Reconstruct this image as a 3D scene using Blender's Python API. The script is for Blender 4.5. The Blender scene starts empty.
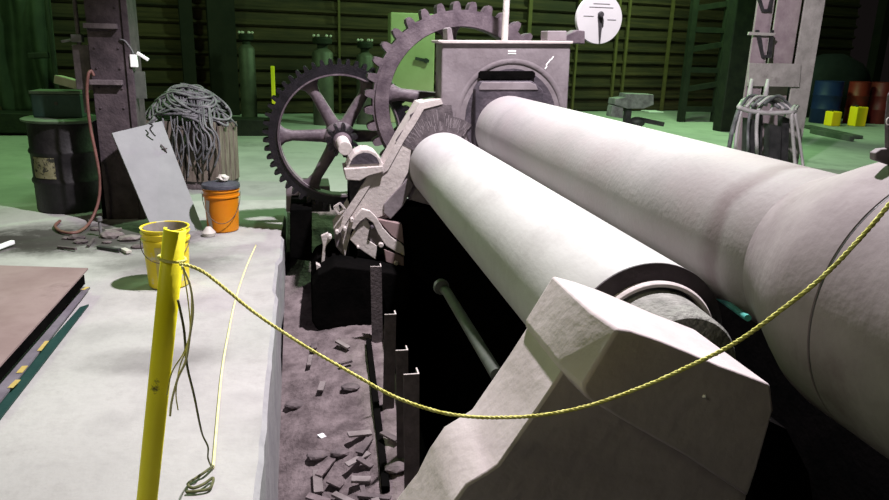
import bpy, bmesh, math, random
from mathutils import Vector, Matrix
random.seed(7)
S = bpy.context.scene
COL = S.collection
PI = math.pi

# ------------------------------------------------------------------ camera
F, PX, PY, EYE = 701.0, 444.5, 250.0, 1.5
yv = Vector(((303-PX)/F, -(45-PY)/F, -1)).normalized()
zv = -Vector(((372-PX)/F, -(2700-PY)/F, -1)).normalized()
zv = (zv - yv*zv.dot(yv)).normalized()
xv = yv.cross(zv)
ROT = Matrix((xv, yv, zv))
cd = bpy.data.cameras.new('camera'); cam = bpy.data.objects.new('camera', cd); COL.objects.link(cam)
cam.matrix_world = Matrix.Translation((0, 0, EYE)) @ ROT.to_4x4()
cd.sensor_width = 36; cd.lens = F/889*36; cd.clip_start = .02; cd.clip_end = 200
S.camera = cam

# ------------------------------------------------------------------ world, lamps, exposure
w = bpy.data.worlds.new('world'); S.world = w; w.use_nodes = True
bg = w.node_tree.nodes['Background']; bg.inputs[0].default_value = (1.0, .80, .78, 1); bg.inputs[1].default_value = .0025
def lamp(name, loc, col, power, radius):
    l = bpy.data.lights.new(name, 'POINT'); l.color = col; l.energy = power; l.shadow_soft_size = radius
    o = bpy.data.objects.new(name, l); o.location = loc; COL.objects.link(o); return o
k = lamp('key_lamp', (1.46, 3.72, 4.8), (1, .935, .98), 1150, .09)
k.data.type = 'SPOT'; k.data.spot_size = math.radians(126); k.data.spot_blend = .22
k.rotation_euler = Vector((1.5, .8, -4.8)).to_track_quat('-Z', 'Y').to_euler()
lamp('side_lamp', (-4.2, -.2, 4.4), (.90, .90, .56), 120, .5)
lamp('hall_lamp', (-4.8, 9.0, 5.0), (.50, 1, .38), 290, .3)
lamp('hall_lamp', (4.2, 11.0, 5.5), (.50, 1, .48), 520, .3)
lamp('hall_lamp', (8.2, 14.6, 5.2), (.54, 1, .44), 560, .3)
S.view_settings.view_transform = 'Standard'; S.view_settings.look = 'None'
S.view_settings.gamma = 1; S.view_settings.use_curve_mapping = False
S.view_settings.exposure = 1.14

# ------------------------------------------------------------------ helpers
def ray(x, y): return ROT @ Vector(((x-PX)/F, -(y-PY)/F, -1))
def W(x, y, Y):
    d = ray(x, y); return Vector((0, 0, EYE)) + d*(Y/d.y)
def G(x, y, z=0):
    d = ray(x, y); return Vector((0, 0, EYE)) + d*((z-EYE)/d.z)
def XZ(x, y, Y):
    p = W(x, y, Y); return (p.x, p.z)

BRIGHT = ('stake_yellow', 'can_yellow', 'rope', 'cord_pale', 'bucket_yellow', 'green_panel', 'yellow_post', 'white_paint', 'chalk')
def mat(name, c1, c2=None, scale=6, rough=.75, bump=.15, metal=0, detail=6, stretch=(1, 1, 1), pos=(.35, .68), bscale=None, spec=.4, c3=None, s3=1.2, p3=(.55, .75)):
    K = 1 if name in BRIGHT else .6
    c1 = [q*K for q in c1]; c2 = [q*K for q in (c2 or c1)] if c2 else c1; c3 = [q*K for q in c3] if c3 else None; spec *= .7
    m = bpy.data.materials.new(name); m.use_nodes = True; t = m.node_tree; N = t.nodes; L = t.links
    b = N['Principled BSDF']; b.inputs['Roughness'].default_value = rough; b.inputs['Metallic'].default_value = metal
    b.inputs['Specular IOR Level'].default_value = spec
    tc = N.new('ShaderNodeTexCoord'); mp = N.new('ShaderNodeMapping'); mp.inputs['Scale'].default_value = stretch
    L.new(tc.outputs['Object'], mp.inputs[0])
    nz = N.new('ShaderNodeTexNoise'); nz.inputs['Scale'].default_value = scale; nz.inputs['Detail'].default_value = detail; nz.inputs['Roughness'].default_value = .62
    L.new(mp.outputs[0], nz.inputs['Vector'])
    rp = N.new('ShaderNodeValToRGB'); rp.color_ramp.elements[0].position = pos[0]; rp.color_ramp.elements[1].position = pos[1]
    rp.color_ramp.elements[0].color = (*c1, 1); rp.color_ramp.elements[1].color = (*(c2 or c1), 1)
    L.new(nz.outputs[0], rp.inputs[0])
    out = rp.outputs[0]
    if c3:
        n3 = N.new('ShaderNodeTexNoise'); n3.inputs['Scale'].default_value = s3; n3.inputs['Detail'].default_value = 8; n3.inputs['Roughness'].default_value = .7
        L.new(tc.outputs['Object'], n3.inputs['Vector'])
        r3 = N.new('ShaderNodeValToRGB'); r3.color_ramp.elements[0].position = p3[0]; r3.color_ramp.elements[1].position = p3[1]
        mx = N.new('ShaderNodeMix'); mx.data_type = 'RGBA'; L.new(n3.outputs[0], r3.inputs[0])
        L.new(r3.outputs[0], mx.inputs[0]); L.new(out, mx.inputs[6]); mx.inputs[7].default_value = (*c3, 1); out = mx.outputs[2]
    L.new(out, b.inputs['Base Color'])
    if bump:
        n2 = N.new('ShaderNodeTexNoise'); n2.inputs['Scale'].default_value = bscale or scale*5; n2.inputs['Detail'].default_value = 5
        L.new(mp.outputs[0], n2.inputs['Vector'])
        bp = N.new('ShaderNodeBump'); bp.inputs['Strength'].default_value = bump; bp.inputs['Distance'].default_value = .02
        L.new(n2.outputs[0], bp.inputs['Height']); L.new(bp.outputs[0], b.inputs['Normal'])
    return m

M = {}
M['concrete'] = mat('concrete', (.47, .45, .45), (.68, .655, .65), 2.2, .9, .18, bscale=30, c3=(.20, .18, .18), s3=1.1, p3=(.52, .78))
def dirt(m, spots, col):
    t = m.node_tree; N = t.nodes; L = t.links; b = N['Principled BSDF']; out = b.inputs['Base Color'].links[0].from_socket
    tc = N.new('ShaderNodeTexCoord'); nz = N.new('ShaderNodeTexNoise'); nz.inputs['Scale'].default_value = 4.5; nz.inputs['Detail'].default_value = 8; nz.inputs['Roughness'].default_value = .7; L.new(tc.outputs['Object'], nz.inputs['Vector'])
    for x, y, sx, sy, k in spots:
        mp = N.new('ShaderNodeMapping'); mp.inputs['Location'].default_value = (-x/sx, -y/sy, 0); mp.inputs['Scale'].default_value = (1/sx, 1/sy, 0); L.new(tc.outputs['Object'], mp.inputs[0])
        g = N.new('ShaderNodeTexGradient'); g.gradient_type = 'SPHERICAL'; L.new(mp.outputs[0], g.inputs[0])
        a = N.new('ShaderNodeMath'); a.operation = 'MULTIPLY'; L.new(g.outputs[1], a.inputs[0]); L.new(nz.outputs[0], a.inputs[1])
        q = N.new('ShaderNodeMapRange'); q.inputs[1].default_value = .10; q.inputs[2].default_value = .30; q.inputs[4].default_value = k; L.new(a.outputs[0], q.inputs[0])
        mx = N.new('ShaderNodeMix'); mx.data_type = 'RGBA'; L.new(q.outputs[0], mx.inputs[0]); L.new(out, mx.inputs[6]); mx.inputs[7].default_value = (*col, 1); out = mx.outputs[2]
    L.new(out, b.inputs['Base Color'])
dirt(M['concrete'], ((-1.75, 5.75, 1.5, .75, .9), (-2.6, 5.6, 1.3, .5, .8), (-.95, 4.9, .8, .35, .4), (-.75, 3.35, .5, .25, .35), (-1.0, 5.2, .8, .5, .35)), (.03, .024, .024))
M['pad_side'] = mat('pad_side', (.44, .43, .45), (.56, .55, .56), 5, .9, .25)
M['hall_floor'] = mat('hall_floor', (.40, .42, .39), (.56, .58, .54), 1.2, .8, .1, c3=(.13, .14, .13), s3=.6)
M['rubble'] = mat('rubble', (.13, .10, .105), (.33, .265, .275), 7, .95, .9, bscale=28, c3=(.05, .04, .04), s3=2)
M['black_oil_shade'] = mat('black_oil_shade', (.004, .004, .004), (.008, .007, .007), 6, .9, .2, spec=0)  # near-black that paints in shade of trench and gaps, besides grease
M['wall'] = mat('wall_boards', (.026, .017, .009), (.095, .060, .028), 1.6, .85, .3, stretch=(.35, 1, 6), c3=(.025, .018, .012), s3=.35, p3=(.45, .7))
M['batten'] = mat('batten', (.10, .075, .03), (.15, .11, .042), 5, .8, .2)
M['wall_dark'] = mat('wall_dark', (.008, .007, .006), (.02, .016, .012), 2, .9, .2)
M['roll'] = mat('roll_steel', (.56, .54, .54), (.66, .64, .64), 5, .6, .06, stretch=(1, .5, 1), bscale=60, c3=(.46, .43, .43), s3=2.5, p3=(.5, .8))
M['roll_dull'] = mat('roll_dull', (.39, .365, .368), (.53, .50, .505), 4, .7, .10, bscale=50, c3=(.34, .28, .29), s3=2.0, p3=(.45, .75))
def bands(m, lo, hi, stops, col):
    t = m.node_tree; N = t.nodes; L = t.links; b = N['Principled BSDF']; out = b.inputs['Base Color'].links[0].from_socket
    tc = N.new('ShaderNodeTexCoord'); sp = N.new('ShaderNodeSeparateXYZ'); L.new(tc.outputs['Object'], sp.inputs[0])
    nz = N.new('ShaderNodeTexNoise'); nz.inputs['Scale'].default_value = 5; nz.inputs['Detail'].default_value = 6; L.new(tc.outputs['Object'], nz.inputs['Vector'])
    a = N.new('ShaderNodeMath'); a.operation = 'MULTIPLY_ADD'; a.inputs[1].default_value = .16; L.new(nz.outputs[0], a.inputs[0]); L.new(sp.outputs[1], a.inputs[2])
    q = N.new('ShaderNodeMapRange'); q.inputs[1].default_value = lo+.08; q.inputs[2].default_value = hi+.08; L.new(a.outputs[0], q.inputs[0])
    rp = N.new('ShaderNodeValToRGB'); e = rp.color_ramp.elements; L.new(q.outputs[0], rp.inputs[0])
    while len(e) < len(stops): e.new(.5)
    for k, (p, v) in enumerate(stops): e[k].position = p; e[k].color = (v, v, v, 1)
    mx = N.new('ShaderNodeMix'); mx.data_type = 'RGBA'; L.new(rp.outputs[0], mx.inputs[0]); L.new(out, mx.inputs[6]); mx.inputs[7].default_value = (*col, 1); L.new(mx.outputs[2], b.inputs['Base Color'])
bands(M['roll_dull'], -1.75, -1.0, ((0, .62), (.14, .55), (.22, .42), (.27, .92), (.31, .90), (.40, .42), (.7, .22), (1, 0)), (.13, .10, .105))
M['stain'] = mat('stain', (.05, .04, .04), (.16, .13, .13), 9, .8, .1)
M['collar'] = mat('collar_cast', (.28, .23, .245), (.38, .325, .34), 5, .8, .08, bscale=40, c3=(.20, .15, .16), s3=3)
M['roll_dirty'] = mat('roll_dirty', (.30, .265, .27), (.40, .365, .37), 5, .8, .08, bscale=40, c3=(.20, .16, .165), s3=3)
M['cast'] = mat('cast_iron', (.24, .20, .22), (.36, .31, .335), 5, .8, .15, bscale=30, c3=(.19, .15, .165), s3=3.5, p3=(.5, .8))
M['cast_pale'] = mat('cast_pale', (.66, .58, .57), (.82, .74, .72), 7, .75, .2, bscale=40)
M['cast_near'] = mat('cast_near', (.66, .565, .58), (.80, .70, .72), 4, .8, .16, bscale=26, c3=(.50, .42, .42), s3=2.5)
M['fan'] = mat('fan_wear', (.085, .068, .078), (.20, .165, .18), 16, .8, .2)
M['cast_dark'] = mat('cast_dark', (.055, .045, .06), (.13, .105, .13), 8, .7, .3)
M['gear'] = mat('gear_iron', (.085, .06, .078), (.20, .155, .18), 9, .55, .2, spec=.5)
M['gear_black'] = mat('gear_greasy', (.005, .004, .007), (.018, .014, .021), 14, .33, .3, spec=.7)
M['end_ring'] = mat('end_ring', (.06, .045, .055), (.11, .085, .10), 9, .7, .2)
M['journal'] = mat('journal', (.20, .20, .18), (.46, .45, .42), 12, .8, .5)
M['white'] = mat('white_paint', (.80, .80, .82), (.88, .88, .90), 4, .5, 0)
M['dial_face'] = mat('dial_face', (.60, .58, .60), (.66, .64, .66), 4, .6, 0)
M['mark'] = mat('chalk', (.8, .78, .78), (.9, .88, .88), 30, .9, 0)
M['ink'] = mat('ink_grey', (.30, .30, .33), None, 3, .7, 0)
M['ink_pale'] = mat('ink_pale', (.52, .50, .54), None, 3, .7, 0)
M['darkmetal'] = mat('dark_metal', (.03, .028, .032), (.075, .07, .075), 9, .5, .2)
M['stake'] = mat('stake_steel', (.08, .065, .07), (.19, .155, .165), 10, .6, .25)
M['teal'] = mat('teal_paint', (.08, .42, .36), (.16, .52, .46), 6, .5, 0)
M['pipe_green'] = mat('pipe_green', (.08, .09, .08), (.13, .14, .12), 8, .6, .1)
M['yellow_post'] = mat('yellow_post', (.90, .80, .015), (.95, .86, .03), 5, .5, .1, c3=(.14, .12, .03), s3=14, p3=(.60, .66))
M['rope'] = mat('rope', (.50, .46, .10), (.74, .70, .26), 60, .9, .2)
M['cord_dark'] = mat('cord_dark', (.10, .11, .05), (.22, .22, .10), 40, .9, .1)
M['cord_pale'] = mat('cord_pale', (.68, .64, .30), (.80, .76, .44), 40, .9, .1)
M['bucket_yellow'] = mat('bucket_yellow', (.66, .52, .015), (.76, .62, .03), 6, .45, 0, c3=(.55, .52, .36), s3=9, p3=(.56, .62))
M['bucket_label'] = mat('bucket_label', (.80, .66, .14), (.86, .78, .45), 18, .6, 0, c3=(.16, .15, .10), s3=26, p3=(.60, .64))
M['bucket_in'] = mat('bucket_inside', (.30, .27, .26), (.45, .41, .40), 9, .8, .1)
M['bucket_orange'] = mat('bucket_orange', (.86, .26, .008), (.90, .33, .012), 5, .4, 0)
M['splash'] = mat('splash', (.74, .68, .62), (.82, .78, .74), 8, .6, 0)
M['lid_dark'] = mat('lid_dark', (.05, .05, .07), (.12, .12, .15), 14, .5, .2)
M['wire'] = mat('wire', (.16, .12, .10), None, 6, .5, 0, metal=.4)
M['drum'] = mat('drum_black', (.014, .012, .015), (.036, .032, .036), 8, .55, .15)
M['drum_lid'] = mat('drum_lid', (.12, .17, .115), (.20, .26, .18), 7, .6, .1)
M['drum_label'] = mat('drum_label', (.30, .28, .15), (.50, .46, .30), 16, .8, 0, c3=(.05, .05, .04), s3=20, p3=(.52, .58))
M['toolbox'] = mat('toolbox', (.03, .075, .06), (.06, .12, .095), 7, .5, .1)
M['block'] = mat('pale_block', (.66, .66, .46), (.76, .76, .56), 8, .8, .1)
M['column'] = mat('column_steel', (.055, .04, .05), (.12, .09, .105), 9, .75, .3, c3=(.42, .38, .40), s3=5, p3=(.66, .74))
M['column_worn'] = mat('column_worn', (.14, .11, .125), (.24, .195, .215), 9, .75, .3)
M['column_pale'] = mat('column_pale', (.42, .38, .37), (.62, .56, .55), 6, .75, .25, c3=(.22, .18, .18), s3=5)
M['column_inner'] = mat('column_inner', (.38, .28, .325), (.52, .41, .45), 6, .75, .2)
M['hose'] = mat('hose_copper', (.20, .09, .08), (.30, .14, .12), 9, .5, .1)
M['sheet'] = mat('sheet_metal', (.30, .30, .32), (.37, .37, .39), 4, .6, .06, c3=(.26, .25, .26), s3=3)
M['cable'] = mat('cable_grey', (.10, .098, .11), (.32, .31, .335), 7, .6, .1)
M['crate'] = mat('crate_wood', (.17, .13, .11), (.36, .29, .25), 8, .9, .3, stretch=(3, 3, .6))
M['scrap'] = mat('scrap', (.10, .08, .085), (.25, .20, .21), 9, .85, .3)
M['scrap_pale'] = mat('scrap_pale', (.24, .20, .20), (.38, .33, .33), 9, .85, .3)
M['plate_rust'] = mat('plate_rust', (.32, .215, .22), (.43, .31, .315), 3, .75, .1, c3=(.20, .12, .125), s3=3)
M['plate_grey'] = mat('plate_grey', (.17, .15, .18), (.27, .24, .28), 6, .7, .1)
M['plate_edge'] = mat('plate_edge', (.06, .05, .05), (.12, .10, .10), 7, .7, .1)
M['shadow_teal'] = mat('shadow_teal', (.012, .055, .048), (.02, .075, .062), 8, .6, .1)
M['yellow_mark'] = mat('yellow_mark', (.66, .50, .14), (.74, .58, .2), 20, .8, 0)
M['tarp'] = mat('tarp_green', (.016, .024, .014), (.036, .05, .028), 3, .75, .1)
M['green_panel'] = mat('green_panel', (.34, .33, .20), (.40, .39, .25), 2, .6, .05)
M['cylinder'] = mat('gas_cylinder', (.06, .06, .05), (.12, .115, .095), 4, .5, .05)
M['stake_yellow'] = mat('stake_yellow', (.80, .72, .02), None, 4, .5, 0)
M['blue'] = mat('drum_blue', (.014, .026, .13), (.02, .036, .17), 4, .5, .05)
M['red'] = mat('drum_red', (.20, .016, .014), (.25, .02, .018), 4, .5, .05)
M['maroon'] = mat('drum_maroon', (.12, .012, .012), (.16, .015, .015), 4, .5, .05)
M['can_yellow'] = mat('can_yellow', (.92, .60, .01), (.95, .64, .02), 4, .5, 0)
M['blue_tarp'] = mat('tarp_blue', (.010, .012, .018), (.018, .02, .026), 5, .8, .3)
M['truss'] = mat('truss_green', (.007, .010, .006), (.020, .026, .013), 6, .7, .2)
M['vise'] = mat('vise_grey', (.14, .13, .14), (.30, .29, .30), 9, .6, .2)
M['tank'] = mat('hose_white', (.55, .50, .52), (.70, .66, .67), 8, .6, .1)

class MB:
    """collects shapes, then links them as ONE mesh object"""
    def __init__(s): s.b = bmesh.new()
    def faces(s, vs, fs):
        v = [s.b.verts.new(p) for p in vs]
        for f in fs:
            try: s.b.faces.new([v[i] for i in f])
            except ValueError: pass
        return v
    def box(s, c, d, rot=None):
        hx, hy, hz = d[0]/2, d[1]/2, d[2]/2
        R = rot or Matrix.Identity(3); c = Vector(c)
        vs = [c + R @ Vector((sx*hx, sy*hy, sz*hz)) for sx in (-1, 1) for sy in (-1, 1) for sz in (-1, 1)]
        s.faces(vs, [(0, 1, 3, 2), (4, 6, 7, 5), (0, 4, 5, 1), (2, 3, 7, 6), (0, 2, 6, 4), (1, 5, 7, 3)]); return s
    def bar(s, a, b, wd, ht, up=(0, 0, 1)):
        a, b = Vector(a), Vector(b); d = b-a; l = d.length; y = d/l; u = Vector(up)
        if abs(y.dot(u.normalized())) > .98: u = Vector((0, 1, 0))
        x = y.cross(u).normalized(); z = x.cross(y)
        return s.box((a+b)/2, (wd, l, ht), Matrix((x, y, z)).transposed())
    def loft(s, rings, caps=True, closed=True):
        n = len(rings[0]); V = [[s.b.verts.new(p) for p in r] for r in rings]
        for i in range(len(V)-1):
            for k in range(n if closed else n-1):
                s.b.faces.new((V[i][k], V[i][(k+1) % n], V[i+1][(k+1) % n], V[i+1][k]))
        if caps:
            s.b.faces.new(V[0][::-1]); s.b.faces.new(V[-1])
        return s
    def prism(s, pts, y0, y1):            # outline in XZ, thickness along Y
        return s.loft([[(x, y0, z) for x, z in pts], [(x, y1, z) for x, z in pts]])
    def lathe(s, prof, o=(0, 0, 0), axis='Z', n=40, caps=True):   # prof: (radius, along)
        o = Vector(o); rings = []
        for r, t in prof:
            ring = []
            for k in range(n):
                a = 2*PI*k/n; c, d = r*math.cos(a), r*math.sin(a)
                ring.append(o + Vector({'Z': (c, d, t), 'Y': (c, t, d), 'X': (t, c, d)}[axis]))
            rings.append(ring)
        return s.loft(rings, caps)
    def tube(s, pts, r, n=8, caps=True):
        pts = [Vector(p) for p in pts]; rings = []; u = None
        for i, p in enumerate(pts):
            d = (pts[min(i+1, len(pts)-1)] - pts[max(i-1, 0)])
            if d.length < 1e-7: continue
            d.normalize()
            if u is None: u = d.orthogonal().normalized()
            u = (u - d*u.dot(d)); u = u.normalized() if u.length > 1e-4 else d.orthogonal().normalized()
            v = d.cross(u); rr = r[i] if isinstance(r, (list, tuple)) else r
            rings.append([p + (u*math.cos(2*PI*k/n) + v*math.sin(2*PI*k/n))*rr for k in range(n)])
        return s.loft(rings, caps)
    def ball(s, c, r, sc=(1, 1, 1), sub=2, jit=0):
        m = Matrix.Translation(Vector(c)) @ Matrix.Diagonal((*sc, 1))
        res = bmesh.ops.create_icosphere(s.b, subdivisions=sub, radius=r, matrix=m)
        if jit:
            for v in res['verts']: v.co += Vector((random.uniform(-1, 1), random.uniform(-1, 1), random.uniform(-1, 1)))*jit
        return s
    def build(s, name, m, parent=None, smooth=False, bevel=0, seg=2, solid=0):
        b = s.b
        bmesh.ops.recalc_face_normals(b, faces=b.faces)
        if parent is not None: bmesh.ops.translate(b, verts=b.verts, vec=-Vector(parent['_o']))
        me = bpy.data.meshes.new(name); b.to_mesh(me); b.free()
        me.materials.append(M[m])
        o = bpy.data.objects.new(name, me); COL.objects.link(o)
        if smooth:
            for p in me.polygons: p.use_smooth = True
            if smooth != True:
                try: me.set_sharp_from_angle(angle=math.radians(smooth))
                except Exception: pass
        if solid:
            q = o.modifiers.new('t', 'SOLIDIFY'); q.thickness = solid; q.offset = 0
        if bevel:
            q = o.modifiers.new('b', 'BEVEL'); q.width = bevel; q.segments = seg; q.limit_method = 'ANGLE'; q.angle_limit = math.radians(32)
        if parent is not None:
            o.parent = parent; o['_o'] = parent['_o']
        return o

def thing(name, label, cat, loc=(0, 0, 0), group=None):
    o = bpy.data.objects.new(name, None); COL.objects.link(o); o.location = loc; o.empty_display_size = .1
    o['_o'] = list(loc); return tag(o, label, cat, group)
def tag(o, label, cat, group=None, kind=None):
    o['label'] = label; o['category'] = cat
    if group: o['group'] = group
    if kind: o['kind'] = kind
    return o
def struct(o): o['kind'] = 'structure'; return o
def kids(o): return [c for c in bpy.data.objects if c.parent == o]
def copy_tree(o, parent=None):
    c = o.copy(); COL.objects.link(c)
    if parent: c.parent = parent
    for k in kids(o): copy_tree(k, c)
    return c
def smooth_path(pts, n=8):
    pts = [Vector(p) for p in pts]; P = [pts[0]*2-pts[1]] + pts + [pts[-1]*2-pts[-2]]; out = []
    for i in range(1, len(P)-2):
        a, b, c, d = P[i-1:i+3]
        for k in range(n):
            t = k/n
            out.append(.5*((2*b) + (c-a)*t + (2*a-5*b+4*c-d)*t*t + (3*b-a-3*c+d)*t**3))
    out.append(pts[-1]); return out

# ------------------------------------------------------------------ the setting
PADX = -.19
# pad: left walking floor with a worn edge towards the pit
b = MB(); ys = [-1.5] + [i*.12 for i in range(1, 60)]
top, mid, bot = [], [], []
for y in ys:
    e = PADX + .003*math.sin(y*3.1) + random.uniform(-.003, .003) - (.025 if 4.2 < y < 5.0 else 0)
    top.append((e-.02, y, 0)); mid.append((e, y, -.02)); bot.append((PADX+.005, y, -1.9))
n = len(ys)
b.loft([[(-7, y, 0) for y in ys], top], caps=False, closed=False)
struct(b.build('floor', 'concrete'))
b = MB(); b.loft([top, mid, bot], caps=False, closed=False); struct(b.build('wall_pad', 'pad_side'))
YE = ys[-1]
b = MB(); b.faces([(-14, YE, 0), (16, YE, 0), (16, 24, 0), (-14, 24, 0)], [(0, 1, 2, 3)])
b.faces([(2.6, -1.5, 0), (16, -1.5, 0), (16, YE, 0), (2.6, YE, 0)], [(0, 1, 2, 3)])
b.faces([(-14, -1.5, 0), (-7, -1.5, 0), (-7, YE, 0), (-14, YE, 0)], [(0, 1, 2, 3)])
struct(b.build('floor_hall', 'hall_floor'))
# pit floor with rubble, then the trench below the rolls, its shade painted in black
def pit_z(x, y):
    z0 = -.86 + .2*max(0, y-2.9) if y < 5.9 else -.26 + .26*min(1, (y-5.9)/1.0)
    if y < 5.9: z0 = max(-1.0, z0)
    t = max(0, min(1, (x+.19)/.6)); z0 += .26*t*max(0, min(1, (5.2-y)/2))
    return z0 + .018*math.sin(9*x+4*y)*math.cos(7*y-3*x) + random.uniform(-.006, .006)
b = MB(); nx, ny = 26, 110; V = []
for j in range(ny+1):
    y = 1.0 + (YE-1.0)*j/ny
    V.append([b.b.verts.new((PADX + (.52-PADX)*i/nx, y, min(0, pit_z(PADX + (.52-PADX)*i/nx, y)))) for i in range(nx+1)])
for j in range(ny):
    for i in range(nx): b.b.faces.new((V[j][i], V[j][i+1], V[j+1][i+1], V[j+1][i]))
struct(b.build('floor_pit', 'rubble', smooth=True))
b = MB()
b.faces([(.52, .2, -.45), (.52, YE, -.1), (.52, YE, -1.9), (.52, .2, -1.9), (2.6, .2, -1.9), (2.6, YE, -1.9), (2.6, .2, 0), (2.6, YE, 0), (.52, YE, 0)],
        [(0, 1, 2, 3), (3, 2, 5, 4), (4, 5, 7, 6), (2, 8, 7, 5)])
struct(b.build('wall_pit', 'black_oil_shade'))

# back wall: horizontal boards, battens
WA, WB = Vector((-14, 13.6, 0)), Vector((17, 20.2, 0)); wd = (WB-WA).normalized(); wn = Vector((wd.y, -wd.x, 0))
def wallp(s, z, off=0): return WA + wd*s + wn*off + Vector((0, 0, z))
WL = (WB-WA).length
b = MB(); prof = []; z = 0
while z < 8.5:
    prof += [(z, .05), (z+.035, .10), (z+.075, .10), (z+.11, .02), (z+.30, .0)]; z += .31
b.loft([[wallp(0, z, o) for z, o in prof], [wallp(WL, z, o) for z, o in prof]], caps=False, closed=False)
struct(b.build('wall_back', 'wall'))
def s_at(px, py):           # place along the wall seen at a pixel column
    d = ray(px, py); o = Vector((0, 0, EYE)); t = (WA-o).dot(wn)/d.dot(wn); return (o+d*t-WA).dot(wd), (o+d*t).z
k = 1
for px, wdt in ((612, .07), (622, .07), (573, .06), (664, .09), (525, .10), (338, .05)):
    s, z = s_at(px, 60); b = MB(); b.bar(wallp(s, 0, .12), wallp(s, 8.4, .12), wdt, .06, up=wn)
    struct(b.build('trim_%d' % k, 'batten')); k += 1
for px, wdt in ((222, .55), (188, .25), (735, .5), (640+230, .35)):
    s, z = s_at(px, 60); b = MB(); b.bar(wallp(s, 0, .2), wallp(s, 8.4, .2), wdt, .3, up=wn)
    struct(b.build('trim_%d' % k, 'wall_dark')); k += 1

# ------------------------------------------------------------------ the plate rolling machine
mc = thing('plate_rolling_machine', 'huge grey steel plate rolling machine with two long rolls, gears and cast housings', 'machine', (1.2, 3.4, -.8))
RL, RR = (.99, .668), (1.46, .94)
# front roll
b = MB(); b.lathe([(.02, 1.80), (.249, 1.80), (.25, 1.803), (.25, 1.9), (.251, 3.4), (.25, 5.06)], (RL[0], 0, RL[1]), 'Y', 128)
fr = b.build('front_roll', 'roll', mc, smooth=30)
b = MB(); b.lathe([(.251, 1.802), (.2505, 1.796), (.21, 1.78), (.18, 1.78)], (RL[0], 0, RL[1]), 'Y', 96, caps=False); b.build('end_ring', 'end_ring', fr, smooth=30)
b = MB(); b.lathe([(.185, 1.80), (.203, 1.785), (.206, 1.765), (.200, 1.755), (.190, 1.757), (.186, 1.79)], (RL[0], 0, RL[1]), 'Y', 96); b.build('collar', 'cast_pale', fr, smooth=40)
b = MB(); b.lathe([(.178, 1.79), (.176, 1.72), (.170, 1.60), (.162, 1.585), (.02, 1.584)], (RL[0], 0, RL[1]), 'Y', 96); b.build('journal', 'journal', fr, smooth=40)
b = MB(); b.lathe([(.11, 1.60), (.11, 1.44)], (RL[0], 0, RL[1]), 'Y', 40); b.build('shaft_stub', 'black_oil_shade', fr, smooth=40)
# rear roll and its drop end
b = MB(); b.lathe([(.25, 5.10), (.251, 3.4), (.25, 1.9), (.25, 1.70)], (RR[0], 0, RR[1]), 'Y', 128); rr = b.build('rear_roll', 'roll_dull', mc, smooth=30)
b = MB(); b.lathe([(.25, 1.70), (.256, 1.675), (.284, 1.60), (.318, 1.52), (.345, 1.45), (.353, 1.40), (.354, 1.33), (.353, 1.293), (.350, 1.2905), (.350, 1.2865), (.353, 1.284), (.354, 1.20), (.356, .62), (.30, .60)], (RR[0], 0, RR[1]), 'Y', 128)
de = b.build('drop_end', 'collar', mc, smooth=30)
b = MB(); b.lathe([(.349, 1.2915), (.3515, 1.290), (.3515, 1.287), (.349, 1.2855)], (RR[0], 0, RR[1]), 'Y', 128, caps=False); b.build('seam', 'darkmetal', de)
# lug on the drop end at the right of the picture
b = MB(); b.prism([XZ(884, 146, 1.40), XZ(884, 120, 1.40), XZ(886.5, 95, 1.40), XZ(893, 85, 1.40), XZ(915, 84, 1.40), XZ(915, 160, 1.40), XZ(884, 155, 1.40)], 1.385, 1.40)
lg = b.build('lifting_lug', 'gear', mc, bevel=.003)
b = MB(); b.prism([XZ(874, 153, 1.39), XZ(880, 149, 1.39), XZ(920, 146, 1.39), XZ(920, 175, 1.39), XZ(874, 160, 1.39)], 1.386, 1.405); b.build('lug_foot', 'cast', lg, bevel=.003)
b = MB(); c0 = W(889, 121, 1.384); b.tube([c0+Vector((.0065*math.cos(a), 0, .0085*math.sin(a))) for a in [math.radians(40+i*20) for i in range(15)]], .0014, 6); b.build('letter', 'mark', lg)

# near housing: bearing cap over an inclined leg
b = MB()
cap = [(.548, 1.009), (.60, .993), (.662, .970), (.73, .940), (.80, .908), (.86, .884), (.923, .858), (.940, .80), (.925, .66), (.914, .593), (.751, .709), (.625, .788), (.506, .867), (.490, .888), (.488, .902)]
cf = list(cap); cf[0] = (.572, .998); cf[-3] = (.527, .853); cf[-2] = (.514, .872); cf[-1] = (.514, .888)
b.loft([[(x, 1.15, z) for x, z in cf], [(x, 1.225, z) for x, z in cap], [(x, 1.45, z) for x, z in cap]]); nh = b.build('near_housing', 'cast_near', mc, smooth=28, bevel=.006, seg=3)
leg = [(.52, .915), (.495, .886), (.452, .812), (.371, .682), (.347, .666), (.305, .641), (.270, .585), (.242, .521), (.195, .457), (.12, .30), (.0, .0), (-.06, -.9), (1.05, -.9), (1.05, .5), (.95, .70), (.80, .80)]
b = MB(); b.prism(leg, 1.215, 1.452); b.build('housing_leg', 'cast_near', nh, smooth=28, bevel=.006, seg=2)
b = MB(); bx = W(703, 396, 1.152); b.tube([bx, bx+Vector((.003, -.006, .002))], [.004, .003], 8); b.build('paint_spot', 'mark', nh)
b = MB(); b.prism([(.96, -.9), (.96, .75), (1.02, .72), (1.10, .60), (1.14, .48), (1.16, .3), (1.16, -.9)], 1.20, 1.45); b.build('gap_shade', 'black_oil_shade', nh)  # black prism painting in the dark gap right of the cap

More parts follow.
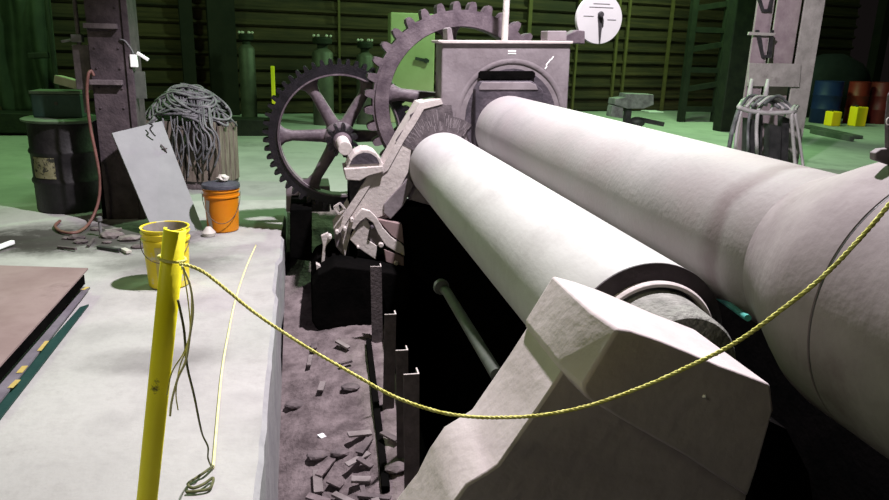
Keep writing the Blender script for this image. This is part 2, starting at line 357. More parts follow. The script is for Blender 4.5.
# far housing: tall block, arch opening, arm sloping to the left
Yh = 5.05
b = MB(); P = [(442, 42), (571, 43), (567, 118), (563, 200)]
poly = [XZ(x, y, Yh) for x, y in P] + [(1.88, .36), (.95, .36), (.74, .42)]
poly += [XZ(x, y, Yh) for x, y in ((407, 190), (398, 212), (386, 219), (370, 222), (352, 226), (345, 258), (336, 247), (334, 230), (350, 205), (369, 175), (384, 164), (400, 136), (410, 119), (420, 104), (441, 99))]
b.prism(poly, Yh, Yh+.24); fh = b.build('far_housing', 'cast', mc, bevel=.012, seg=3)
b = MB(); b.prism([XZ(x, y, Yh-.01) for x, y in ((438, 42), (438, 40), (573, 41), (573, 43.5), (571, 44), (443, 43.5))], Yh-.015, Yh+.26); b.build('top_rim', 'cast_pale', fh, bevel=.004)
b = MB(); b.prism([(.62, .36), (1.88, .36), (1.88, -.9), (.62, -.9)], Yh+.02, Yh+.26); b.build('housing_base', 'black_oil_shade', fh)  # lower housing blackened to paint in the shade under the rolls
b = MB(); b.prism([XZ(x, y, Yh-.012) for x, y in ((424, 109), (416, 122), (404, 141), (388, 170), (374, 180), (355, 209), (341, 233), (345, 256), (352, 228), (370, 221), (386, 214), (399, 189), (408, 172), (411, 150), (424, 134), (440, 126), (441, 106))], Yh-.014, Yh+.01); b.build('arm_plate', 'cast_pale', fh)
# pale flange on the sloping arm (raised rim) and its stepped foot
b = MB(); oL = ((441, 99), (420, 103), (411, 118), (400, 136), (384, 164), (369, 175), (350, 205), (334, 230)); oR = ((443, 104), (424, 109), (416, 123), (404, 141), (388, 170), (374, 180), (355, 209), (340, 233))
r0 = [W(x, y, Yh-.022) for x, y in oL]; r1 = [W(x, y, Yh-.022) for x, y in oR]
for i in range(len(r0)-1):
    q = [r0[i], r0[i+1], r1[i+1], r1[i]]; b.loft([q, [p+Vector((0, .27, 0)) for p in q]])
b.build('arm_flange', 'cast_pale', fh)
b = MB(); b.prism([XZ(x, y, Yh-.05) for x, y in ((409, 178), (414, 186), (404, 206), (391, 220), (384, 214), (384, 205), (398, 190))], Yh-.03, Yh+.01); b.build('rib', 'cast', fh, bevel=.006)
# radiating cast ribs around the front roll seat
b = MB(); cx, cz = RL; fan = [(cx+.24*math.cos(math.radians(a)), cz+.24*math.sin(math.radians(a))) for a in range(152, 56, -4)]
for a in range(56, 153, 4): fan.append((cx+(.37 if a < 84 else .45 if a < 128 else .40)*math.cos(math.radians(a)), cz+(.37 if a < 84 else .45 if a < 128 else .40)*math.sin(math.radians(a))))
b.prism(fan, Yh-.0165, Yh); b.build('seat_fan', 'fan', fh)
b = MB()
for k in range(60):
    a = math.radians(57 + k*1.58 + random.uniform(-.8, .8)); r1_ = random.uniform(.26, .34); r2_ = r1_ + random.uniform(.02, .09); r2_ = min(r2_, .365 if math.degrees(a) < 84 or math.degrees(a) > 128 else .44)
    p, q = Vector((cx+r1_*math.cos(a), Yh-.0169, cz+r1_*math.sin(a))), Vector((cx+r2_*math.cos(a), Yh-.0169, cz+r2_*math.sin(a)))
    b.bar(p, q, random.uniform(.002, .008), .0012, up=(0, 1, 0))
b.build('wear_mark', 'cast', fh)
# arch seat for the rear roll
b = MB(); cx, cz = RR[0]+.03, RR[1]+.08; out, inn = [], []
for k in range(33):
    a = math.radians(-15 + 210*k/32); out.append((cx+.42*math.cos(a), cz+.43*math.sin(a))); inn.append((cx+.385*math.cos(a), cz+.395*math.sin(a)))
b.loft([[(x, Yh-.006, z) for x, z in out], [(x, Yh-.011, z) for x, z in [(.5*(p[0]+q[0]), .5*(p[1]+q[1])) for p, q in zip(out, inn)]], [(x, Yh-.004, z) for x, z in inn]], caps=False, closed=False)
b.build('arch_ring', 'cast', fh, smooth=True)
b = MB(); b.prism([(cx+.345*math.cos(math.radians(a)), cz+.36*math.sin(math.radians(a))) for a in range(-40, 221, 10)], Yh-.008, Yh+.02); b.build('arch_recess', 'cast_dark', fh)
b = MB(); b.prism([XZ(x, y, Yh-.06) for x, y in ((475, 89), (480, 81), (532, 81), (543, 90), (545, 125), (540, 165), (475, 165))], Yh-.07, Yh+.03); ck = b.build('bearing_block', 'cast_dark', mc, bevel=.008)
b = MB(); b.prism([XZ(x, y, Yh-.07) for x, y in ((479, 87), (482, 82), (530, 82), (536, 85), (538, 90), (479, 90))], Yh-.075, Yh-.03); b.build('block_ledge', 'cast', ck, bevel=.004)
b = MB(); b.prism([XZ(x, y, Yh-.03) for x, y in ((479, 73), (481, 71), (533, 71), (535, 73), (535, 77), (533, 79), (481, 79), (479, 77))], Yh-.035, Yh+.01); b.build('slot', 'black_oil_shade', fh)
# chalk strokes painted on the housing
for q in (((508, 51), (516, 51)), ((508, 53.5), (516, 53.5)), ((545, 69), (547, 66)), ((548, 63), (550.5, 59.5)), ((551, 60), (553.5, 56.5)), ((546, 65.5), (548, 62.5))):
    b = MB(); b.bar(W(*q[0], Yh-.001), W(*q[1], Yh-.001), .008, .003, up=(0, 1, 0)); b.build('chalk_stroke', 'mark', fh)
# things on top of the far housing
b = MB(); p = W(504.5, 41, 5.17); b.lathe([(.024, 0), (.024, 1.6)], p, 'Z', 20); b.build('screw_rod', 'cast_pale', mc, smooth=40)
b = MB(); b.prism([XZ(x, y, 5.2) for x, y in ((544, 41), (544, 31), (563, 31), (563, 41))], 5.12, 5.28); b.build('top_bracket', 'cast', mc, bevel=.006)
b = MB(); b.prism([XZ(x, y, 5.22) for x, y in ((560, 43), (560, 38), (566, 34), (574, 30), (582, 31), (582, 44))], 5.16, 5.30); b.build('dial_bracket', 'gear', mc, bevel=.006)
b = MB(); b.prism([XZ(x, y, 5.2) for x, y in ((445, 41), (444, 29), (447, 27), (449, 29), (451, 41))], 5.1, 5.26); b.build('ear', 'cast', mc, bevel=.006)
dc = W(598.5, 19, 5.22)
b = MB(); b.lathe([(.02, -.022), (.178, -.022), (.181, -.016), (.181, .016), (.02, .016)], dc, 'Y', 64); dl = b.build('dial', 'dial_face', mc, smooth=30)
b = MB(); q = dc+Vector((0, -.03, 0)); b.lathe([(.022, 0), (.024, -.012), (.016, -.03)], q+Vector((0, .0, .03)), 'Y', 20)
b.loft([[q+Vector((-.018, 0, .02)), q+Vector((.018, 0, .02)), q+Vector((.012, 0, -.165)), q+Vector((.006, 0, -.165))], [q+Vector((-.018, -.008, .02)), q+Vector((.018, -.008, .02)), q+Vector((.012, -.008, -.165)), q+Vector((.006, -.008, -.165))]])
b.build('pointer', 'darkmetal', dl)
b = MB()
for zz, x0, x1 in ((.11, -.06, .07), (.085, -.09, .10), (.02, -.13, -.05), (.0, .06, .13)): b.box(dc+Vector(((x0+x1)/2, -.024, zz)), (x1-x0, .002, .0045))
b.build('scale_line', 'ink_pale', dl)

# gears
def gear(name, cx, cz, R, y0, y1, nt, th, rin, m, ms, ang, rsp, hub, duty=.5):
    b = MB(); prof = []
    for k in range(nt):
        for f, r in ((0, R-th), (.22, R-th), (.29, R-.30*th), (.38, R), (.60, R), (.69, R-.30*th), (.78, R-th)):
            a = 2*PI*(k+f)/nt; prof.append((a, r))
    def ring(y, sc=None, inner=False): return [(cx+(rin if inner else r)*math.cos(a), y, cz+(rin if inner else r)*math.sin(a)) for a, r in prof]
    V = b.loft([ring(y0, inner=True), ring(y0), ring(y1), ring(y1, inner=True), ring(y0, inner=True)], caps=False)
    bmesh.ops.remove_doubles(b.b, verts=b.b.verts, dist=1e-5)
    g = b.build(name, m, mc)
    ym = (y0+y1)/2
    for a in ang:
        a = math.radians(a); d = Vector((math.cos(a), 0, math.sin(a))); t = Vector((-d.z, 0, d.x)); o = Vector((cx, ym, cz)); rings = []
        for s, wd_, hd in ((hub*.8, rsp*1.15, rsp*.8), (hub*1.2, rsp, rsp*.72), (rin-.10, rsp*.80, rsp*.6), (rin-.04, rsp*1.1, rsp*.62), (rin+.02, rsp*2.2, rsp*.62)):
            rings.append([o + d*s + t*(wd_*math.cos(2*PI*k/14)) + Vector((0, hd*math.sin(2*PI*k/14), 0)) for k in range(14)])
        b = MB(); b.loft(rings); b.build('spoke', ms, g, smooth=40)
    b = MB(); b.lathe([(.02, y0-.05), (hub*.8, y0-.05), (hub, y0-.03), (hub, y1+.03), (hub*.8, y1+.05), (.02, y1+.05)], (cx, 0, cz), 'Y', 32); b.build('hub', ms, g, smooth=40)
    return g
lgc = W(460, 103, 5.5)
LG = gear('large_gear', lgc.x, lgc.z, .755, 5.44, 5.58, 36, .062, .57, 'gear', 'gear', [173+72*k for k in range(5)], .058, .14)
sgc = W(340, 136, 5.75)
SG = gear('small_gear', sgc.x, sgc.z, .605, 5.70, 5.84, 54, .045, .475, 'gear_black', 'gear', [180+60*k for k in range(6)], .052, .12)
# side faces of the rims; lighter inner bands paint in light from above
for g, c, r_, y0_, y1_ in ((LG, lgc, .569, 5.445, 5.575), (SG, sgc, .474, 5.705, 5.835)):
    b = MB(); b.lathe([(r_+.004, y0_), (r_, y0_+.004), (r_, y1_)], (c.x, 0, c.z), 'Y', 96, caps=False); b.build('inner_band', 'cast', g, smooth=30)
for g, c, ra, rb, y, m in ((LG, lgc, .575, .675, 5.437, 'gear'), (SG, sgc, .478, .490, 5.697, 'gear')):
    b = MB(); b.lathe([(ra, y), (ra, y-.012), (rb, y-.012), (rb, y)], (c.x, 0, c.z), 'Y', 96, caps=False); b.build('rim_face', m, g, smooth=30)
PG = gear('pinion', sgc.x, sgc.z, .125, 5.42, 5.60, 11, .042, .05, 'gear_black', 'gear', [], .03, .07)
b = MB(); b.lathe([(.02, 5.02), (.046, 5.02), (.05, 5.03), (.05, 6.1)], (sgc.x, 0, sgc.z), 'Y', 24); b.build('gear_shaft', 'cast_pale', mc, smooth=40)
b = MB(); b.lathe([(.09, 5.3), (.09, 6.0)], (lgc.x, 0, lgc.z), 'Y', 24); b.build('gear_shaft', 'gear', mc, smooth=40)
# pinion bearing: half-round cap on a stepped pedestal at the left of the arm
b = MB(); pts = [XZ(x, y, 5.0) for x, y in ((345, 176), (345, 171), (348, 166), (350, 160), (355, 154), (362, 150), (369, 150), (376, 153), (381, 159), (383, 165), (384, 172), (370, 176))]
b.prism(pts, 5.02, 5.26); pb = b.build('shaft_bearing', 'cast_pale', mc, bevel=.008)
b = MB(); b.prism([XZ(x, y, 4.99) for x, y in ((350, 165), (353, 159), (358, 155), (364, 153), (371, 154), (377, 158), (380, 164))], 5.014, 5.03); b.build('bearing_face', 'cast_dark', pb)
b = MB(); b.prism([XZ(x, y, 5.0) for x, y in ((344, 169), (383, 166), (384, 172), (369, 176), (360, 181), (346, 180))], 5.0, 5.28); b.build('pedestal', 'cast_pale', pb, bevel=.006)
b = MB(); b.prism([XZ(x, y, 5.1) for x, y in ((348, 180), (368, 176), (360, 200), (350, 212), (342, 240), (334, 300), (350, 300), (375, 260), (352, 226))], 5.06, 5.2); b.build('bearing_leg', 'gear_black', pb)
# hinge plates, lever and bolts at the foot of the arm
def plate(name, pts, y0, y1, m, par=None, bv=.005):
    b = MB(); b.prism([XZ(x, y, y0) for x, y in pts], y0, y1); return b.build(name, m, par or mc, bevel=bv)
hg = plate('hinge_plate', ((362, 209), (370, 211), (377, 218), (383, 228), (391, 237), (404, 246), (405, 256), (396, 252), (386, 246), (378, 234), (373, 223), (366, 218), (360, 222), (354, 230), (350, 228), (355, 217)), 4.985, 5.03, 'cast_pale')
plate('hinge_cheek', ((366, 217), (358, 224), (352, 235), (350, 240), (358, 248), (376, 260), (377, 246), (368, 240), (370, 226)), 5.005, 5.04, 'cast_pale', hg)
plate('hinge_cheek', ((377, 219), (402, 224), (404, 244), (392, 236), (384, 227)), 5.0, 5.05, 'plate_rust', hg)
plate('hinge_cheek', ((384, 249), (404, 257), (404, 268), (386, 262)), 4.99, 5.04, 'plate_rust', hg)
plate('hinge_web', ((366, 226), (376, 224), (382, 236), (384, 248), (376, 246), (368, 240)), 5.015, 5.05, 'cast', hg)
for x, y, r, m in ((372, 227, .013, 'cast_dark'), (358, 247, .010, 'cast_pale'), (396, 263, .018, 'cast_pale'), (395, 271, .022, 'cast_dark'), (381, 245, .02, 'cast_pale')):
    b = MB(); p = W(x, y, 4.985); b.lathe([(r*.7, -.015), (r, -.008), (r, .06)], p, 'Y', 14); b.build('bolt', m, hg, smooth=40)
b = MB(); p0 = [(334, 207), (340, 203), (345, 209), (339, 214)]; pp = [W(x, y, 5.0) for x, y in p0]
for i in range(4): b.bar(pp[i], pp[(i+1) % 4], .012, .02, up=(0, 1, 0))
b.build('loop_handle', 'cast_pale', mc)
lv = plate('lever', ((321, 236), (328, 233), (331, 240), (326, 246), (324, 268), (321, 267), (323, 246)), 5.0, 5.04, 'cast_pale', None, .003)
for x, y in ((330, 237), (337, 232), (345, 229), (352, 220)):
    b = MB(); b.lathe([(.012, -.02), (.014, 0), (.014, .06)], W(x, y, 4.99), 'Y', 12); b.build('bolt', 'cast_pale', lv, smooth=40)
plate('foot_bracket', ((316, 264), (320, 266), (328, 279), (329, 284), (318, 283), (317, 274)), 4.9, 4.96, 'cast_pale', None, .003)
plate('foot_bracket', ((317, 296), (320, 293), (328, 297), (327, 300), (317, 300)), 4.85, 4.95, 'cast_pale', None, .003)
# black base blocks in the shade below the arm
b = MB(); b.prism([XZ(x, y, 4.75) for x, y in ((318, 275), (335, 266), (372, 270), (410, 276), (412, 380), (372, 352), (330, 348), (312, 322), (312, 285))], 4.75, 5.5); b.build('base_block', 'black_oil_shade', mc, bevel=.01)
b = MB(); b.prism([XZ(x, y, 5.55) for x, y in ((290, 209), (312, 209), (312, 262), (290, 258))], 5.55, 6.1); b.build('gear_guard', 'black_oil_shade', mc, bevel=.01)
b = MB(); b.prism([XZ(x, y, 6.1) for x, y in ((286, 186), (330, 186), (330, 212), (286, 212))], 6.1, 6.5); b.build('gear_plinth', 'cast', mc, bevel=.01)
b = MB(); b.box((1.25, 3.2, -1.2), (1.3, 3.2, 1.0)); b.build('bed', 'black_oil_shade', mc)
b = MB(); b.tube([W(440, 287, 3.55), W(447, 292, 3.45), W(497, 375, 2.30)], [.02, .026, .026], 12); b.lathe([(.04, 0), (.045, .02), (.04, .04)], W(442, 288, 3.5), 'Y', 14); b.build('guide_pipe', 'pipe_green', mc, smooth=40)
b = MB(); b.tube([W(748, 318, 1.62), W(722, 300, 1.92), W(709, 291, 2.10)], .0095, 10); b.build('lubrication_pipe', 'teal', mc, smooth=40)

# ------------------------------------------------------------------ steel stakes in the pit
LB = ('first of four dark angle iron stakes in the pit, furthest back', 'second dark angle iron stake in the pit, counted from the far end', 'third dark angle iron stake in the pit, counted from the far end', 'nearest of four dark angle iron stakes in the pit, widest one in view')
for i, (p, fl, wdt, ln) in enumerate((((376, 267), 1, 12, .62), ((390.5, 315), 1, 13, .62), ((402, 351), 1, 14, .60), ((411.5, 375), 1, 18, .62))):
    top_ = None
    d = ray(*p); t = .44/d.x; q = Vector((0, 0, EYE)) + d*t
    s = wdt*q.y/701*.98; th = .007
    o = thing('steel_stake', LB[i], 'stake', (q.x, q.y, q.z-ln), 'angle iron stakes in the pit')
    h = s/2
    b = MB(); L = [(-h, 0), (h, 0), (h, s*.9), (h-th, s*.9), (h-th, th), (-h, th)]
    lean = Vector((.012, 0, 0)) if i != 1 else Vector((-.008, 0, 0))
    b.loft([[q+Vector((x, y, -ln))+lean for x, y in L], [q+Vector((x, y, 0)) for x, y in L]])
    b.build('angle_bar', 'stake', o)
    b = MB(); b.loft([[q+Vector((x, y, .0005)) for x, y in L], [q+Vector((x, y, .004)) for x, y in L]]); b.build('lit_top', 'cast_pale', o)  # pale cap paints in the light catching the stake top
b = MB(); b.loft([[G(366, 345, -.46), G(371, 345, -.46), G(390, 495, -.62), G(382, 495, -.62)], [v+Vector((0, 0, .05)) for v in (G(366, 345, -.46), G(371, 345, -.46), G(390, 495, -.62), G(382, 495, -.62))]])
tag(b.build('shadow_stripe', 'black_oil_shade'), 'painted shadow rail lying along the pit floor beside the angle iron stakes', 'stripe')  # black stripe painting in the shadow edge along the trench

# ------------------------------------------------------------------ yellow post and rope
pt = W(175, 229, 1.6); pb_ = pt + (W(147, 500, 1.6)-pt)*1.62
d = (pt-pb_).normalized(); pb_ = pt - d*(pt.z/d.z)
o = thing('yellow_post', 'leaning yellow painted steel post holding the end of the rope', 'post', tuple(pb_))
b = MB(); r0 = []; u = Vector((1, .15, 0)).normalized(); v = d.cross(u).normalized(); u = v.cross(d)
prof = [(.0212*math.cos(a), .019*math.sin(a)) for a in [math.radians(-205+i*250/20) for i in range(21)]]
rings = [[pb_ + d*((pt-pb_).length*f) + u*x + v*y for x, y in prof] for f in (0, .25, .5, .75, 1)]
b.loft(rings, caps=False, closed=False); b.build('channel', 'yellow_post', o, smooth=40, solid=.006)
rp = [(180, 264, 1.56), (190, 266, 1.535), (205, 273, 1.52), (228, 291, 1.48), (255, 313, 1.44), (300, 343, 1.38), (355, 375, 1.30), (400, 399, 1.24), (455, 415, 1.18), (520, 417, 1.13), (580, 408, 1.085), (640, 388, 1.04), (690, 366, .995), (735, 343, .955), (780, 311, .92), (830, 270, .885), (889, 205, .85), (940, 135, .82)]
path = smooth_path([W(*p) for p in rp], 14)
fine = []; acc = 0
for i in range(len(path)-1):
    n_ = max(1, int((path[i+1]-path[i]).length/.006))
    for k in range(n_): fine.append(path[i].lerp(path[i+1], k/n_))
def twist(mb, pts, r, rs, pitch, strands=3):
    for sdx in range(strands):
        out = []; L = 0
        for i, p in enumerate(pts):
            dd = (pts[min(i+1, len(pts)-1)]-pts[max(i-1, 0)]).normalized()
            a_ = dd.cross(Vector((0, 1, .2))).normalized() if abs(dd.y) < .95 else dd.cross(Vector((1, 0, 0))).normalized(); c_ = dd.cross(a_)
            if i: L += (p-pts[i-1]).length
            an = 2*PI*(L/pitch + sdx/strands); out.append(p + (a_*math.cos(an) + c_*math.sin(an))*r)
        mb.tube(out, rs, 5)
o = thing('rope', 'yellow twisted barrier rope sagging from the yellow post across the machine', 'rope', tuple(fine[0]))
b = MB(); twist(b, fine, .0020, .0022, .030); b.build('strand', 'rope', o, smooth=True)
kn = W(179, 264, 1.56); b = MB()
for k in range(1):
    c = pt + (pb_-pt).normalized()*((kn-pt).length - .012 + k*.011)
    b.tube([c + u*(.029*math.cos(a)) + v*(.027*math.sin(a)) for a in [2*PI*i/24 for i in range(25)]], .0034, 6)
b.build('knot', 'rope', o, smooth=True)
for i, pl in enumerate((((182, 266), (190, 285), (193, 310), (190, 335), (186, 360), (178, 378), (172, 400), (170, 416)), ((184, 268), (191, 290), (191, 320), (188, 345), (180, 366), (176, 392), (178, 410)), ((183, 268), (188, 300), (190, 330), (184, 352), (172, 372), (167, 395)))):
    b = MB(); b.tube(smooth_path([W(x, y, 1.54+.004*i) for x, y in pl], 6), .0028 if i == 0 else .0016, 6); b.build('frayed_tail', 'rope' if i else 'cord_pale', o, smooth=True)
b = MB(); pl = smooth_path([W(178, 300, 1.57), W(184, 330, 1.58), W(187, 365, 1.62), W(194, 395, 1.70), W(200, 425, 1.83), G(203, 436, .19), G(208, 447, .12), G(208, 458, .05), G(212, 468, .012)], 8)
b.tube(pl, .0032, 6); tag(b.build('dark_cord', 'cord_dark', smooth=True), 'thin dark cord hanging behind the yellow post down to the floor', 'cord')
o = thing('floor_cord', 'thin pale yellow cord lying on the concrete with a knotted end', 'cord', tuple(G(222, 370)))
b = MB(); b.tube(smooth_path([G(256, 245, .006), G(246, 268, .006), G(236, 298, .006), G(228, 335, .006), (G(222, 370, .006)), G(218, 410, .006), G(215, 445, .006), G(213, 468, .006)], 8), .0055, 6); b.build('line', 'cord_pale', o, smooth=True)
b = MB(); b.tube(smooth_path([G(213, 466, .014), G(205, 472, .02), G(196, 478, .012), G(188, 484, .014), G(193, 488, .02), G(204, 484, .015), G(213, 478, .016), G(210, 488, .012), G(198, 491, .012), G(186, 492, .01)], 8), .0055, 6); b.build('knot', 'cord_dark', o, smooth=True)

# ------------------------------------------------------------------ buckets
def bucket(name, label, c, r0, r1, h, m, mi, lid):
    o = thing(name, label, 'bucket', c)
    b = MB(); t = .006
    prof = [(.01, 0), (r0-.01, 0), (r0, .01), (r0+(r1-r0)*.72, h*.78), (r1+.004, h*.785), (r1+.004, h*.82), (r0+(r1-r0)*.86, h*.825), (r0+(r1-r0)*.9, h*.90), (r1+.004, h*.905), (r1+.006, h*.93), (r1, h*.94), (r1, h-.01), (r1+.006, h), (r1-.006, h)]
    if not lid: prof += [(r1-.010, h-.02), (r0-.006, h*.62), (.01, h*.60)]
    b.lathe(prof, c, 'Z', 40); b.build('body', m, o, smooth=40)
    return o
yb = G(167, 289); yb.z = 0; yb.y += .09
o = bucket('paint_bucket', 'open yellow paint bucket standing behind the yellow post', tuple(yb), .122, .142, .385, 'bucket_yellow', None, False)
b = MB(); b.lathe([(.02, .385*.66), (.126, .385*.66), (.126, .37), (.1275, .383)], yb, 'Z', 32, caps=False); b.build('inside', 'bucket_in', o, smooth=40)
b = MB(); R_ = []
for zz, rr_ in ((.05, .1258), (.28, .1372)): R_.append([yb+Vector((rr_*math.cos(a), rr_*math.sin(a), zz)) for a in [math.radians(250+i*42/16) for i in range(17)]])
b.loft(R_, caps=False, closed=False); b.build('label', 'bucket_label', o, smooth=True)
b = MB(); b.tube(smooth_path([yb+Vector((.148*math.cos(a), .148*math.sin(a)-.012*math.sin(i/12*PI), .31-.12*math.sin(i/12*PI))) for i, a in enumerate([math.radians(180+i*15) for i in range(13)])], 3), .0025, 6); b.build('bail_handle', 'wire', o, smooth=True)
ob = G(222, 233); ob.z = 0; ob.y += .11
o = bucket('lidded_bucket', 'orange plastic bucket with a dark lid near the cable crate', tuple(ob), .125, .142, .37, 'bucket_orange', None, True)
b = MB(); b.lathe([(.02, .405), (.10, .402), (.148, .392), (.152, .385), (.152, .362), (.144, .360)], ob, 'Z', 40); b.build('lid', 'lid_dark', o, smooth=40)
b = MB(); b.tube(smooth_path([ob+Vector((.150*math.cos(a), .150*math.sin(a)-.010*math.sin(i/12*PI), .32-.23*math.sin(i/12*PI))) for i, a in enumerate([math.radians(185+i*15) for i in range(13)])], 3), .003, 6); b.build('bail_handle', 'wire', o, smooth=True)
b = MB(); R_ = []
for zz, a0, a1 in ((.03, 222, 238), (.10, 214, 236), (.18, 212, 228), (.27, 216, 234)): R_.append([ob+Vector(((.1275+zz*.046)*math.cos(a), (.1275+zz*.046)*math.sin(a), zz)) for a in [math.radians(a0+(a1-a0)*i/6) for i in range(7)]])
b.loft(R_, caps=False, closed=False); b.build('paint_splash', 'splash', o, smooth=True)
b = MB(); b.ball(ob+Vector((.02, .0, .434)), .05, (1.0, .8, .5), 2, .010); tag(b.build('rag', 'splash'), 'crumpled pale rag lying on the dark lid of the orange bucket', 'rag')
p = G(209, 236); b = MB(); b.lathe([(.01, .004), (.05, .004), (.055, .03), (.03, .06), (.02, .075), (.01, .078)], p, 'Z', 18); tag(b.build('glass_jar', 'splash', smooth=40), 'small pale jar on the floor beside the orange bucket', 'jar')

# ------------------------------------------------------------------ oil drum, toolbox, block
dc_ = Vector((-2.12, 6.85, 0))
def drum(name, label, c, r, h, m, group=None, ribs=True):
    o = thing(name, label, 'drum', tuple(c), group)
    prof = [(.02, 0), (r-.01, 0), (r, .012)]
    for f in (.345, .67): prof += [(r, h*f-.03), (r+.013, h*f-.008), (r+.013, h*f+.008), (r, h*f+.03)]
    prof += [(r, h-.012), (r+.008, h-.004), (r+.004, h), (r-.02, h-.014), (.02, h-.014)]
    b = MB(); b.lathe(prof, c, 'Z', 40); b.build('body', m, o, smooth=40); return o
o = drum('oil_drum', 'black steel oil drum with a torn label and green lid', dc_, .285, .80, 'drum')
b = MB(); b.lathe([(.28, .785), (.325, .80), (.328, .815), (.30, .826), (.02, .826)], dc_, 'Z', 40); b.build('lid', 'drum_lid', o, smooth=40)
b = MB(); b.loft([[dc_+Vector((.2885*math.cos(a), .2885*math.sin(a), z_)) for a in [math.radians(222+i*5) for i in range(10)]] for z_ in (.315, .40, .50)], caps=False, closed=False); b.build('torn_label', 'drum_label', o, smooth=True)
o = thing('toolbox', 'dark green metal toolbox resting on the black oil drum', 'toolbox', (dc_.x, dc_.y, .827))
b = MB(); b.box((dc_.x, dc_.y+.02, .827+.10), (.40, .26, .20)); b.build('case', 'toolbox', o, bevel=.012)
b = MB(); b.box((dc_.x, dc_.y+.02, .827+.215), (.415, .275, .026)); b.build('lid', 'drum_lid', o, bevel=.006)
b = MB(); b.lathe([(.016, -.004), (.016, .004)], (dc_.x, dc_.y-.115, .95), 'Y', 14); b.build('latch', 'cylinder', o)
b = MB(); q = Matrix.Rotation(math.radians(12), 3, 'Y') @ Matrix.Rotation(math.radians(-25), 3, 'Z'); b.box((dc_.x+.10, dc_.y-.03, .827+.300), (.23, .10, .075), q); tag(b.build('wood_block', 'block', bevel=.008), 'pale green block lying tilted on top of the toolbox', 'block')

# ------------------------------------------------------------------ left column with fittings
CX, CY = -1.55, 6.5
cl = thing('steel_column', 'rusty riveted steel column beside the black oil drum', 'column', (CX, CY, 0))
b = MB(); b.box((CX-.02, CY-.14, 3), (.27, .025, 6)); b.box((CX-.02, CY+.14, 3), (.27, .025, 6)); b.box((CX-.02, CY, 3), (.02, .26, 6)); b.build('web', 'column', cl, bevel=.004)
b = MB(); b.box((CX+.145, CY, 3), (.05, .34, 6)); b.build('flange', 'column', cl, bevel=.005)
for z_ in (1.60, 1.16): 
    b = MB(); b.box((CX-.04, CY-.18, z_), (.25, .055, .04)); b.build('batten', 'column_worn', cl, bevel=.004)
b = MB(); b.box((CX-.04, CY+.01, .42), (.30, .31, .84)); b.build('base_casing', 'black_oil_shade', cl, bevel=.01)
b = MB()
for i in range(14):
    for sx in (-.11, .07): b.ball((CX+sx, CY-.153, .95+i*.16), .011, sub=1)
b.build('rivet', 'column', cl)
b = MB(); b.box((CX+.19, CY-.13, 1.14), (.13, .012, .22)); tag(b.build('green_plate', 'pipe_green', bevel=.002), 'pale green metal plate fixed to the right side of the rusty column', 'plate')
o = thing('wall_socket', 'small white socket box clamped to the right edge of the rusty column', 'socket', (CX+.19, CY-.16, 1.34))
b = MB(); b.box((CX+.185, CY-.165, 1.335), (.055, .04, .10)); b.build('box', 'white', o, bevel=.005)
b = MB(); b.bar((CX+.215, CY-.165, 1.40), (CX+.30, CY-.18, 1.345), .024, .024); b.build('plug', 'white', o, bevel=.004)
b = MB(); b.tube(smooth_path([(CX+.09, CY-.16, 1.50), (CX+.13, CY-.17, 1.49), (CX+.17, CY-.165, 1.43), (CX+.185, CY-.165, 1.39)], 5), .008, 6); b.build('cable', 'cable', o, smooth=True)
o = thing('conduit_pipe', 'thin grey pipe with a clamp running up left of the rusty column', 'pipe', (CX-.26, CY, .9))
b = MB(); b.lathe([(.018, .9), (.018, 4.5)], (CX-.25, CY-.05, 0), 'Z', 12); b.build('pipe', 'stake', o, smooth=40)
b = MB(); b.box((CX-.255, CY-.06, 1.50), (.08, .08, .06)); b.bar((CX-.29, CY-.06, 1.49), (CX-.38, CY-.06, 1.47), .02, .02); b.build('clamp', 'vise', o, bevel=.004)
b = MB(); b.box((CX-.24, CY-.02, 1.27), (.13, .10, .36)); b.build('switch_box', 'stake', o, bevel=.006)
b = MB(); hp = [W(94, 76, 6.30), W(91, 71, 6.30), W(88, 76, 6.28), W(87, 95, 6.28), W(90, 125, 6.28), W(96, 155, 6.26), W(100, 180, 6.24), W(98, 203, 6.2), W(90, 222, 6.1), G(80, 231, .02), G(70, 233, .02), G(60, 231, .02), G(55, 226, .02), G(60, 221, .02)]
b.tube(smooth_path(hp, 8), .0125, 8); tag(b.build('hose', 'hose', smooth=True), 'copper coloured hose hanging from the column bracket and curling onto the floor', 'hose')
# leaning sheet
B1, B2, T1, T2 = G(203, 229), G(156, 238), W(162, 121, 6.42), W(112, 133, 6.14)
n_ = (B2-B1).cross(T1-B1).normalized(); o = thing('sheet_metal', 'pale grey sheet of metal leaning against the rusty column', 'sheet', tuple((B1+B2)/2))
b = MB(); b.loft([[B1, B2, T2, T1], [p+n_*.012 for p in (B1, B2, T2, T1)]]); b.build('panel', 'sheet', o)
nf = n_ if n_.y < 0 else -n_
b = MB(); c = W(150, 131, 6.27)+nf*.02; b.tube(smooth_path([c+Vector((-.01, 0, .05)), c+Vector((.02, -.02, .04)), c+Vector((.0, -.03, .01)), c+Vector((.02, -.025, -.03)), c+Vector((.035, -.02, -.05))], 4), .007, 6); b.build('hook', 'darkmetal', o, smooth=True)
b = MB(); c = W(163, 149, 6.25)+nf*.012; b.tube(smooth_path([c+Vector((-.02, 0, .03)), c+Vector((.01, -.01, .0)), c+Vector((.02, 0, -.04))], 4), .007, 6); b.bar(c+Vector((-.02, -.005, -.012)), c+Vector((.03, -.005, .0)), .01, .01); b.build('hook', 'scrap', o, smooth=True)

